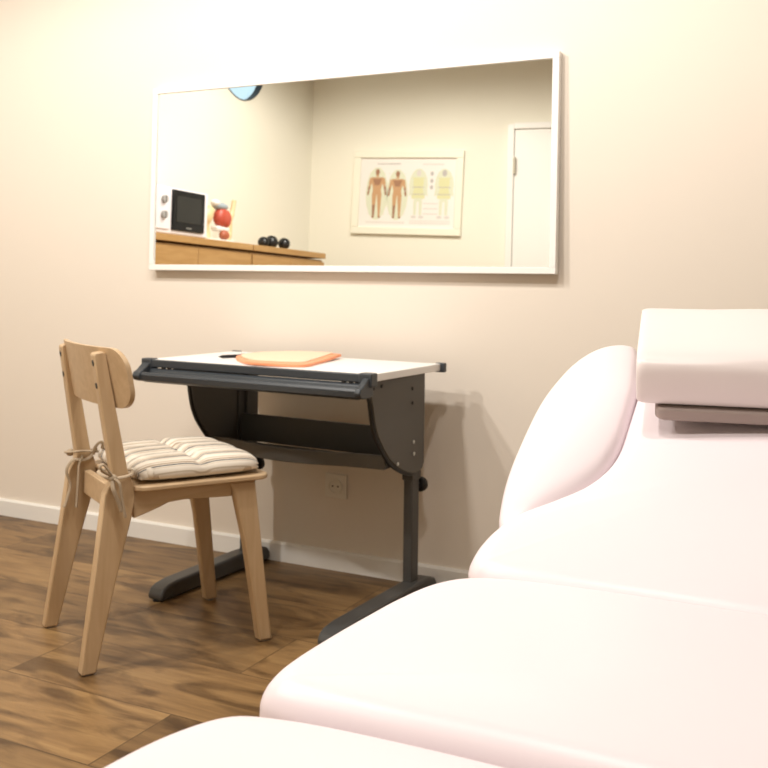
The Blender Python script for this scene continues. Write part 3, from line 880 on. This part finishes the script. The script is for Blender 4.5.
def figure(cx, top, h, a, b, halo=True):
    s = h
    if halo:
        ell(cx, top-.5*s, .24*s, .54*s, 4, YP-.0002)
    ell(cx, top-.065*s, .045*s, .065*s, b)
    limb((cx, top-.12*s), (cx, top-.16*s), .03*s, .035*s, a, YP+.0001)
    flat([(cx-.13*s, top-.17*s), (cx+.13*s, top-.17*s), (cx+.12*s, top-.27*s), (cx+.085*s, top-.42*s), (cx+.10*s, top-.52*s), (cx-.10*s, top-.52*s), (cx-.085*s, top-.42*s), (cx-.12*s, top-.27*s)], a, YP+.0002)
    flat([(cx-.10*s, top-.20*s), (cx+.10*s, top-.20*s), (cx+.05*s, top-.33*s), (cx-.05*s, top-.33*s)], b, YP+.0004)
    for sd in (-1, 1):
        limb((cx+sd*.125*s, top-.19*s), (cx+sd*.165*s, top-.36*s), .036*s, .027*s, a, YP+.0003)
        limb((cx+sd*.165*s, top-.36*s), (cx+sd*.19*s, top-.53*s), .026*s, .018*s, b, YP+.0003)
        limb((cx+sd*.053*s, top-.50*s), (cx+sd*.058*s, top-.74*s), .050*s, .034*s, a, YP+.0003)
        limb((cx+sd*.058*s, top-.73*s), (cx+sd*.062*s, top-.96*s), .035*s, .020*s, b if sd < 0 else a, YP+.0004)
        ell(cx+sd*.068*s, top-.975*s, .03*s, .02*s, b, YP+.0005)
figure(-.247, .185, .385, 1, 2); figure(-.080, .170, .37, 1, 2)
for cx in (.09, .295):
    ell(cx, .06, .075, .13, 4, YP-.0002)
    ell(cx, .155, .018, .026, 6 if cx < .2 else 5)
    flat([(cx-.05, .12), (cx+.05, .12), (cx+.035, .03), (cx+.055, -.04), (cx-.055, -.04), (cx-.035, .03)], 3)
    for sd in (-1, 1):
        limb((cx+sd*.05, .11), (cx+sd*.068, -.02), .011, .008, 4, YP+.0002)
        limb((cx+sd*.022, -.06), (cx+sd*.022, -.17), .014, .010, 4, YP+.0002)
        ell(cx+sd*.03, -.185, .022, .012, 6, YP+.0003)
    limb((cx-.05, .045), (cx+.05, .045), .003, .003, 5, YP+.0004); limb((cx-.05, -.01), (cx+.05, -.01), .003, .003, 5, YP+.0004)
for z in (.15, .095, .045):
    ell(.195, z, .013, .017, 5)
for z in (-.08, -.12, -.16):
    limb((.135, z), (.25, z), .004, .004, 6)
def textline(x0, x1, z, mi, hgt=.004):
    x = x0
    while x < x1:
        w = random.uniform(.008, .022); w = min(w, x1-x)
        limb((x, z), (x+w, z), hgt, hgt, mi); x += w+.006
textline(-.25, -.06, .225, 5, .006); textline(.12, .29, .222, 6, .006)
textline(-.33, -.01, -.232, 6, .006); textline(.03, .35, -.232, 6, .006); textline(.03, .35, -.215, 6)
for cx in (-.247, -.08):
    for sd in (-1, 1):
        for k in range(8):
            z = .15-.045*k; w = random.uniform(.012, .03)
            limb((cx+sd*.062, z), (cx+sd*(.062+w*.4), z), .0025, .0025, 6, YP+.0008)
# print faces look into the room (+y local)
o = obj('print', bm, mats, fc, smooth=False)

# ------------------------------------------------------------------ lights
def lamp(name, loc, power, col, cone=172, r=.04):
    l = bpy.data.lights.new(name, 'SPOT'); l.energy = power; l.color = col; l.shadow_soft_size = r
    l.spot_size = math.radians(cone); l.spot_blend = .35
    o = bpy.data.objects.new(name, l); o.location = loc; return link(o)
LC = (1, .95, .885)
for x, p in ((.20, 55), (.92, 56), (1.76, 44)):
    lamp('ceiling_lamp', (x, -1.50, 2.50), p, LC)
lamp('sideboard_lamp', (-.42, -2.40, 2.82), 122, LC)
lamp('rear_fill', (.75, -2.45, 2.85), 44, LC)  # added fill, lifts the wall behind the camera
lamp('couch_fill', (2.1, -2.05, 2.6), 22, LC)  # extra light added over the couch to brighten its pads

w = bpy.data.worlds.new('sky'); S.world = w; w.use_nodes = True
bg = w.node_tree.nodes['Background']; bg.inputs[0].default_value = (.60, .80, .90, 1); bg.inputs[1].default_value = 1.45

# ------------------------------------------------------------------ camera
cam = bpy.data.cameras.new('camera'); co = bpy.data.objects.new('camera', cam); link(co)
yw, roll, f = .4687, .0122, 995.76
cy, sy = math.cos(yw), math.sin(yw)
fwd = Vector((-sy, cy, 0)); r_ = Vector((cy, sy, 0)); u_ = Vector((0, 0, 1))
rr = math.cos(roll)*r_ + math.sin(roll)*u_; uu = -math.sin(roll)*r_ + math.cos(roll)*u_
co.matrix_world = Matrix(((rr.x, uu.x, -fwd.x, 2.3593), (rr.y, uu.y, -fwd.y, -2.8336), (rr.z, uu.z, -fwd.z, .959), (0, 0, 0, 1)))
cam.sensor_width = 36; cam.lens = f*36/768; cam.sensor_fit = 'HORIZONTAL'
cam.shift_y = -(384-276.0)/768
cam.clip_start = .02
cam.dof.use_dof = True; cam.dof.focus_distance = 1.35; cam.dof.aperture_fstop = 13
S.camera = co
S.view_settings.view_transform = 'Standard'; S.view_settings.look = 'None'
S.view_settings.gamma = 1; S.view_settings.use_curve_mapping = False
S.view_settings.exposure = 0.0
